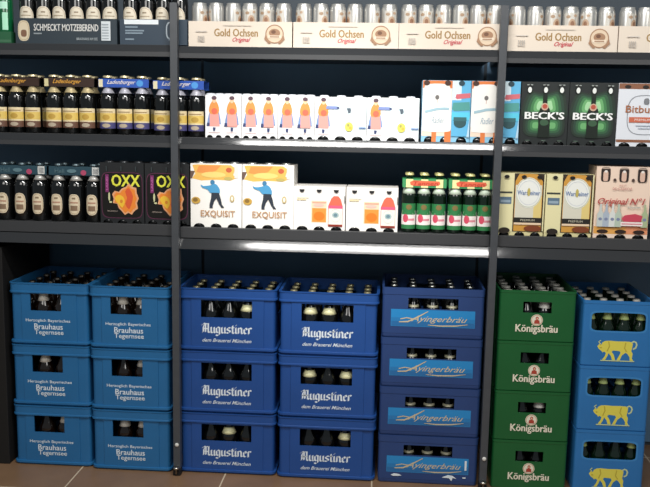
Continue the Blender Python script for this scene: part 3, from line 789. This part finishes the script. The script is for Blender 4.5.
def art_bit(a, wd, H):
    br = mat('#8a5a40', 0.5)
    a.rect(-wd/2+.001, wd/2-.001, H-.022, H-.001, br); a.rect(-wd/2+.001, wd/2-.001, .0155, .026, br)
    a.ring(.006, H*.50, .070, .076, .003, mat('#8e9299', 0.5), 36, 3.2)
    holes(a, wd, H, 3, H-.014, .012, .007, '#21140e')
    a.ell(.006, .172, .010, .012, mat('#7c7f84', 0.5), 14, 3)
    a.text('Bitburger', .014, .138, .168, .036, mat('#a8673e', 0.5), 0.01)
    a.rect(-.056, .078, .092, .112, mat('#c96a4e', 0.5)); a.text('PREMIUM PILS', .01, .102, .09, .008, mat('#f0e0da', 0.5))
    a.rect(-.03, .045, .078, .081, mat('#a9b3c2', 0.5)); a.rect(-.02, .035, .068, .071, mat('#a9b3c2', 0.5))
carton(1.727, 0.200, S2, 0.240, 0.135, 'white carton with brown edge and orange-brown lettering', None, '#dfe3ea', art_bit, 3)

def art_oxx(a, wd, H):
    a.ell(0, .114, wd*0.47, .094, mat('#5c2a46', 0.4), 40, 7); a.ell(0, .114, wd*0.455, .091, mat('#15120f', 0.35), 40, 7)
    y = mat('#e8e84a', 0.5)
    a.text('OXX', .016, .174, .116, .048, y, 0.05)
    a.rect(-.068, -.054, .126, .198, mat('#7c2c66', 0.5)); a.text('LAND', -.061, .162, .055, .008, mat('#c46aa8', 0.5), 0.02, 0, False, PI/2)
    blob = [(-.040,.118),(-.030,.132),(-.012,.128),(0,.142),(.018,.150),(.030,.164),(.044,.150),(.060,.146),(.062,.124),(.070,.104),(.062,.084),(.066,.062),(.050,.050),(.040,.036),(.026,.044),(.012,.034),(-.002,.050),(-.014,.062),(-.020,.080),(-.038,.082),(-.034,.100)]
    a.poly(blob, mat('#e9a878', 0.5))
    a.poly([(p[0]*.86+.002, p[1]*.86+.013) for p in blob], mat('#f08a30', 0.5))
    a.poly([(.014,.130),(.030,.144),(.046,.112),(.038,.076),(.028,.058),(.014,.080),(.022,.104)], mat('#dd5a30', 0.5), smooth=2)
    a.poly([(-.030,.100),(-.014,.116),(.006,.108),(.012,.086),(.002,.064),(-.012,.076)], mat('#f4c238', 0.5), smooth=2); a.ell(-.002, .090, .006, .007, mat('#dd8a2c', 0.5))
    a.ell(-.052, .108, .004, .018, mat('#cfd0a0', 0.5)); a.ell(-.046, .086, .006, .004, mat('#cfd0a0', 0.5))
    a.text('FRÄNKISCH', -.040, .050, .040, .006, mat('#b8a89c', 0.5))
    for i in range(3):
        x = -wd/2+wd*(i+.5)/3; a.rect(x-.003, x+.001, .212, .232, mat('#3c4446', 0.3))
for x0, wh in ((-0.312, 'fully in view'), (-0.126, 'half behind the post')):
    carton(x0, 0.182, S3, 0.246, 0.128, 'black carton with yellow neon letters, %s' % wh, 'black neon cartons', '#1c1e20', art_oxx, 3, tops=2, topc=mat('#3c3f42', 0.3, 0.5), ht=0.243)

def art_exq(a, wd, H):
    top = [(-.098,.196),(-.085,.215),(-.096,.250),(-.080,.252),(.060,.252),(.078,.240),(.070,.212),(.084,.200),(.060,.190),(.0,.192),(-.06,.188)]
    a.poly(top, mat('#edb95c', 0.5)); a.poly([(-.08,.222),(-.07,.248),(.02,.250),(.0,.228),(-.04,.216)], mat('#e8944c', 0.5)); a.ell(.052, .232, .012, .010, mat('#c8603c', 0.5)); a.ell(-.01, .212, .05, .012, mat('#f0d27a', 0.5))
    a.ell(.05, .198, .018, .007, mat('#bfae62', 0.5)); a.rect(.075, .090, .20, .250, mat('#e3dcd6', 0.5))
    a.poly([(-.105,.196),(-.098,.196),(-.086,.226),(-.104,.226)], mat('#6a5248', 0.5))
    bl = mat('#4c9ac8', 0.5); nv = mat('#2b3440', 0.5)
    a.ell(-.014, .182, .009, .010, mat('#3f7ea8', 0.5))
    a.poly([(-.022,.170),(-.050,.166),(-.062,.172),(-.056,.160),(-.034,.152),(-.024,.140),(.000,.132),(.014,.136),(.016,.152),(.006,.170),(-.006,.176)], bl, smooth=2)
    a.poly([(-.018,.140),(.012,.140),(.020,.116),(.024,.094),(.034,.080),(.022,.080),(.012,.096),(.002,.118),(-.008,.104),(-.014,.084),(-.012,.078),(-.026,.078),(-.026,.092),(-.020,.116)], nv)
    a.ell(-.082, .108, .018, .014, mat('#c9a048', 0.5)); a.ell(-.084, .110, .010, .008, mat('#8a6a30', 0.5)); a.ell(.066, .118, .009, .014, mat('#c4ae78', 0.5)); a.ell(.066, .118, .005, .009, mat('#efe9da', 0.5))
    a.text('EXQUISIT', .008, .054, .140, .030, mat('#b98c62', 0.5), 0.01)
for x0, wh in ((0.062, 'beside the post'), (0.273, 'beside the low white cartons')):
    carton(x0, 0.208, S3, 0.256, 0.14, 'tall white carton with blue figure, %s' % wh, 'tall white cartons with blue figure', '#f3f0ea', art_exq, 3, tops=2, topc=mat('#c9ccc8', 0.25, 0.7), ht=0.254)
def art_juice(a, wd, H):
    u0 = -wd/2
    o = mat('#f0963e', 0.5)
    a.rect(u0+.070, u0+.132, .030, .118, mat('#f6d8b8', 0.5)); a.rect(u0+.074, u0+.130, .032, .088, o); a.ell(u0+.102, .056, .022, .018, mat('#ee7c22', 0.5)); a.rect(u0+.074, u0+.130, .108, .114, mat('#e2a890', 0.5))
    a.ell(u0+.100, .100, .022, .006, mat('#ecc0b4', 0.5))
    a.poly([(.138,.016),(.138,.098),(.150,.128),(.160,.138),(.178,.138),(.188,.126),(.196,.098),(.196,.016)], mat('#e26a52', 0.5), u0, 0)
    a.rect(u0+.140, u0+.195, .024, .092, mat('#f4ece2', 0.5)); a.rect(u0+.140, u0+.195, .088, .100, mat('#dc5c80', 0.5)); a.ell(u0+.168, .062, .014, .012, mat('#a9c0c0', 0.5)); a.ell(u0+.168, .062, .008, .007, mat('#6c8a94', 0.5))
    a.ring(u0+.168, .060, .022, .026, .0015, mat('#c3cfcc', 0.5)); a.rect(u0+.140, u0+.195, .016, .024, mat('#8c2c1c', 0.5))
    a.rect(u0+.012, u0+.050, .120, .124, mat('#e8d8a8', 0.5)); a.rect(u0+.012, u0+.060, .128, .131, mat('#e8dcb8', 0.5))
    for i in range(3):
        x = -wd/2+wd*(i+.5)/3-.002
        a.poly([(-.011,.005),(.011,.005),(.007,-.004),(0,-.007),(-.007,-.004)], mat('#1c1c1e', 0.5), x, .158)
    a.rect(wd/2-.004, wd/2-.001, .11, .14, mat('#6a6460', 0.5))
for x0, wh in ((0.482, 'beside the tall white carton'), (0.692, 'beside the green bottles')):
    carton(x0, 0.206, S3, 0.175, 0.14, 'low white carton with orange glass print, %s' % wh, 'low white orange-print cartons', '#f6f2ec', art_juice, 3)

def art_war(a, wd, H):
    u0 = -wd/2
    a.rect(u0+.001, u0+.062, .016, H-.001, mat('#e6dfae', 0.5)); a.rect(u0+.008, u0+.054, .124, .152, mat('#5c7488', 0.5)); a.rect(u0+.004, u0+.056, .166, .173, mat('#3c4038', 0.5))
    a.rect(u0+.012, u0+.050, .130, .140, mat('#94a9b8', 0.5))
    a.rect(u0+.062, wd/2-.001, .016, H-.001, mat('#33271a', 0.5))
    a.poly([(.066,.018),(.066,.215),(.080,.243),(.120,.2445),(.150,.243),(.172,.215),(.172,.018)], mat('#cf983f', 0.5), u0, 0)
    a.rect(u0+.068, u0+.170, .068, .200, mat('#d9d6c4', 0.5)); a.rect(u0+.140, u0+.170, .068, .160, mat('#e2cc82', 0.5))
    c = u0+.119
    a.ell(c, .170, .050, .060, mat('#eceee8', 0.5), 28); a.ring(c, .170, .049, .058, .003, mat('#c9cdb4', 0.5)); a.ring(c, .170, .040, .048, .0015, mat('#c6ccd4', 0.5))
    a.text('Warsteiner', c, .170, .088, .018, mat('#6f87b0', 0.5), 0.02); a.ell(c, .173, .006, .016, mat('#c0b060', 0.5))
    a.rect(u0+.066, u0+.172, .052, .072, mat('#1e1c18', 0.5)); a.text('PREMIUM', c, .062, .055, .008, mat('#b8b4a0', 0.5), .02)
    a.rect(u0+.066, u0+.172, .044, .052, mat('#ead0b0', 0.5)); a.ell(u0+.140, .030, .034, .012, mat('#7c3c1c', 0.5))
    a.rect(wd/2-.006, wd/2-.001, .02, H-.002, mat('#e3dcae', 0.5))
    for x in (u0+.032, u0+.098, u0+.158): a.ell(x, H-.014, .010, .007, mat('#15110c', 0.5), 12)
    for x in (u0+.03,): a.ell(x, .020, .022, .012, mat('#231a12', 0.5), 14)
for x0, wh in ((1.288, 'beside the post'), (1.474, 'beside the pink carton')):
    carton(x0, 0.182, S3, 0.246, 0.125, 'cream and gold carton with round emblem, %s' % wh, 'cream and gold cartons', '#d8cf9c', art_war, 3)
def art_orig(a, wd, H):
    a.rect(-wd/2+.001, wd/2-.001, .016, .045, mat('#e0a452', 0.5)); a.rect(.02, wd/2-.001, .016, .09, mat('#e49468', 0.5))
    bk = mat('#2b1c18', 0.5)
    for i in range(3):
        x = -wd/2+wd*(i+.5)/3
        a.ell(x, H-.032, .018, .028, bk, 20, 5); a.ell(x, H-.038, .0095, .020, mat('#dcb8a4', 0.5), 18, 4); a.rect(x-.016, x+.016, H-.010, H-.006, mat('#b9a494', 0.4)); a.ell(x, H-.020, .006, .005, mat('#ece4dc', 0.5))
        a.ell(x, .026, .022, .008, mat('#2b1812', 0.5), 14)
    for x in (-wd/6, wd/6): a.ell(x, H-.052, .006, .006, mat('#4c3830', 0.5), 12)
    rd = mat('#b8504c', 0.5)
    a.text('DIE KLASSISCHE', -.004, H-.086, .074, .010, mat('#c48a84', 0.5), 0.01); a.text('SEIT', -.002, H-.073, .03, .006, mat('#c48a84', 0.5))
    a.text('Original N°1', -.004, H-.138, .180, .034, rd, 0.018, 0.35)
    a.text('Brauspezialität', .045, H-.158, .05, .010, mat('#88a09c', 0.5), 0.01)
    for x, c in ((-.082,'#c4ccc8'),(-.060,'#aab6c4'),(-.036,'#d8dcd8'),(-.014,'#b4c4b4'),(.086,'#a8b890')):
        a.poly([(-.013,.0),(-.012,.05),(-.005,.062),(-.003,.09),(.003,.09),(.005,.062),(.012,.05),(.013,.0)], mat(c, 0.5), x, .045)
        a.ell(x, .075, .007, .006, mat('#7c86a4', 0.5))
    a.poly([(-.002,.078),(.01,.092),(.05,.098),(.078,.090),(.074,.068),(.01,.066)], mat('#c8455a', 0.5)); a.rect(-.004, .08, .050, .066, mat('#f0e4e0', 0.5)); a.rect(0, .076, .056, .060, mat('#d07884', 0.5))
carton(1.664, 0.208, S3, 0.280, 0.14, 'tall pale pink carton with red script lettering', None, '#efd6c2', art_orig, 3)

# ------------------------------------------------------------------ trays of cans and bottles on the upper shelf
def tray(x0, wd, z, h, dp, label, group, color, art, name='drink_tray'):
    t = thing(name, (x0+wd/2, 0.012, on(z, x0+wd*0.3)+0.0003), label, 'tray', group)
    b = MB(); e = 0.002
    b.box(-wd/2, wd/2, 0, e, 0, h); b.box(-wd/2, wd/2, dp-e, dp, 0, h); b.box(-wd/2, -wd/2+e, e, dp-e, 0, h); b.box(wd/2-e, wd/2, e, dp-e, 0, h); b.box(-wd/2+e, wd/2-e, e, dp-e, 0, e)
    b.build('cardboard_tray', mat(color, 0.5), t)
    a = Art(); art(a, wd, h); a.build('printed_front', t)
    return t
def art_gold(a, wd, h):
    g = mat('#9a7840', 0.5)
    a.text('Gold Ochsen', -.016, h*0.56, .172, .030, g, 0.04)
    a.text('Original', .006, h*0.26, .072, .022, mat('#c43c4c', 0.5), 0.02, 0.5)
    c = wd/2-.068; br = mat('#a07a5c', 0.5)
    a.ell(c, h*.52, .034, .034, mat('#d9c3a8', 0.5), 24); a.ring(c, h*.52, .036, .036, .004, br); a.ell(c, h*.56, .022, .016, br); a.ell(c-.004, h*.60, .009, .007, mat('#6e4a34', 0.5)); a.rect(c-.026, c+.026, h*.36, h*.46, mat('#e6d6c0', 0.5)); a.rect(c-.018, c+.018, h*.385, h*.43, br)
    a.poly([(-.040,-.018),(-.034,.004),(-.028,-.016),(-.014,-.034),(-.022,-.036)], br, c, h*.5); a.poly([(.040,-.018),(.034,.004),(.028,-.016),(.014,-.034),(.022,-.036)], br, c, h*.5)
    gy = mat('#b9b0a6', 0.5)
    for k in range(4): a.rect(-wd/2+.038+k*.007, -wd/2+.0425+k*.007, h*.18, h*.42, gy)
    a.rect(-wd/2+.03, -wd/2+.075, h*.58, h*.62, mat('#cfc6bc', 0.5)); a.rect(-.065, .045, h*.84, h*.87, mat('#d8cdbf', 0.5))
t0 = thing('drink_can', (0,0,0), 'x', 'can')
b = MB(); b.lathe([(0.025,0),(0.030,0.006),(0.0314,0.012),(0.0314,0.146),(0.030,0.154),(0.0262,0.162),(0.0268,0.164),(0.0268,0.166),(0.0245,0.1665),(0.0235,0.163)], 24)
b.build('can_body', mat('#b9b8b4', 0.30, 0.55), t0, True)
a = Art(0.0313); a.rect(-.026, .026, .04, .142, mat('#c9c4ba', 0.42)); a.ell(.004, .100, .014, .020, mat('#b79a80', 0.45)); a.ell(.004, .102, .007, .010, mat('#8a6248', 0.45)); a.ell(-.012, .128, .008, .006, mat('#a58a70', 0.45)); a.ell(.014, .132, .006, .005, mat('#b79a80', 0.45)); a.rect(-.018, .022, .074, .079, mat('#c0a486', 0.45)); a.build('can_label', t0)
b = MB(); b.lathe([(0.0075,0.0),(0.0075,0.0012),(0.006,0.0016)], 12); b.build('pull_tab', mat('#bfc0c0', 0.3, 0.8), t0, False, (0, -0.006, 0.1665))
index_tree()
first = True
can_trays = [(0.059, 0.408, 'beside the dark slate tray'), (0.472, 0.408, 'second along from the dark slate tray'), (0.8815, 0.405, 'ending behind the second post'),
             (1.297, 0.410, 'starting at the second post'), (1.711, 0.410, 'cut by the photo edge')]
for ti, (x0, wd, wh) in enumerate(can_trays):
    tray(x0, wd, S1, 0.097, 0.27, 'white can tray, %s' % wh, 'white can trays on the upper shelf', '#ddd0c0', art_gold, 'can_tray')
    for i in range(6):
        xx = x0+0.004+(wd-0.008)*(i+.5)/6
        if xx > 2.0: continue
        if first: o = t0; first = False
        else: o = copy_tree(t0)
        o.location = (xx, 0.012+0.0025+0.034, on(S1, x0+wd*0.3)+0.0028); o.rotation_euler.z = [0.9,-0.7,0.2,-1.2,0.5,-0.1,1.1][(i*3+ti)%7]
        o['label'] = 'silver can in the white tray %s' % wh; o['group'] = 'cans in the tray, ' + wh

def art_dark(a, wd, h):
    u0 = -wd/2
    a.ell(u0+.034, h*.50, .024, .040, mat('#d9cbae', 0.5), 24, 2.8); a.ell(u0+.034, h*.40, .012, .014, mat('#7c5a44', 0.5), 14, 3); a.ring(u0+.034, h*.5, .021, .036, .0015, mat('#a8946f', 0.5), 24, 2.8)
    a.text('SCHMECKT MOTZEBEREND', u0+.207, h*.64, .262, .027, mat('#d6d6d2', 0.5), 0.03)
    a.rect(u0+.075, u0+.108, h*.37, h*.42, mat('#8d979c', 0.5)); a.text('BRAUHAUS AM SEE', u0+.292, h*.20, .085, .010, mat('#a8b2b6', 0.5), .02)
    a.rect(u0+.350, u0+.387, h*.14, h*.90, mat('#cfd6da', 0.5))
    for k in range(6): a.rect(u0+.353, u0+.380, h*(.2+.11*k), h*(.24+.11*k), mat('#96a0a8', 0.5))
def art_dark2(a, wd, h):
    u0 = -wd/2
    a.rect(u0+.018, u0+.155, h*.80, h*.98, mat('#dfe5e8', 0.5))
    for k, (l, v) in enumerate(((.05,.66),(.075,.52),(.07,.42),(.035,.18))): a.rect(u0+.022, u0+.022+l, h*v, h*(v+.06), mat('#7c8d9a', 0.5))
    a.ring(u0+.205, h*.56, .020, .034, .005, mat('#aebac2', 0.5), 24, 2.8); a.rect(u0+.196, u0+.212, h*.18, h*.26, mat('#8a99a6', 0.5))
tray(-0.640, 0.412, S1, 0.098, 0.30, 'dark slate tray with white capital lettering and oval emblem', None, '#26333c', art_dark, 'bottle_tray')
tray(-0.216, 0.270, S1, 0.098, 0.42, 'dark slate tray with white strip, half behind the post', None, '#2b3b4a', art_dark2, 'bottle_tray')
def lab_big(a, R, H):
    a.ell(0, H*0.38, R*0.98, H*0.165, mat('#ddd3bf', 0.5), 32, 2.3); a.ring(0, H*0.38, R*0.90, H*0.15, 0.0018, mat('#b5a488', 0.5), 32, 2.3); a.rect(-R*.6, R*.6, H*.40, H*.415, mat('#a8987e', 0.5)); a.rect(-R*.25, R*.25, H*.45, H*.47, mat('#8c7a60', 0.5))
tb = make_bottle(BLACKG, mat('#8fa0a6', 0.3, 0.5), H=0.262, R=0.0325, name='beer_bottle', label='x', shoulder=0.62, nb=0.82)
a = Art(0.0327); lab_big(a, 0.0327, 0.262); a.build('oval_label', tb)
index_tree(); fb = True
for grp, xs2, dp in (('dark tray with capital lettering', [-0.640+0.004+0.404*(i+.5)/6 for i in range(6)], 0.012+0.003+0.0345), ('dark tray behind the left post', [-0.216+0.004+0.262*(i+.5)/4 for i in range(4)], 0.012+0.003+0.0345)):
    for x in xs2:
        if fb: o = tb; fb = False
        else: o = copy_tree(tb)
        o.location = (x, dp, on(S1, -0.5)+0.0028); o.rotation_euler.z = random.uniform(-0.25, 0.25)
        o['label'] = 'dark oval-label bottle in the ' + grp; o['group'] = 'bottles in the ' + grp; o['category'] = 'bottle'
# green tray in the top left corner
def art_g(a, wd, h): a.rect(-wd/2+.002, wd/2-.002, h*.1, h*.3, mat('#3c6a4c', 0.5))
tray(-0.862, 0.204, S1, 0.045, 0.27, 'dark green tray in the top left corner of the photo', None, '#1e5a38', art_g, 'bottle_tray')
gb = thing('green_bottle', (-0.696, 0.05, on(S1, -0.5)+0.0028), 'shiny green bottle with painted mint highlights in the top left corner', 'bottle')
b = MB(); b.lathe(bottle_profile(0.262, 0.031, 0.0135, 0.62, 0.82), 22); b.build('glass', mat('#0c5c34', 0.08, 0, 0.6, coat=0.4), gb, True)
o = cap_mb(0.262).build('cap', mat('#5f9a74', 0.3, 0.5), gb)
a = Art(0.0312); a.rect(.000, .022, .050, .118, mat('#a8e6c4', 0.4)); a.rect(-.008, .022, .132, .160, mat('#b8ead0', 0.4)); a.build('label', gb)  # bright glass highlight painted as pale mint strips
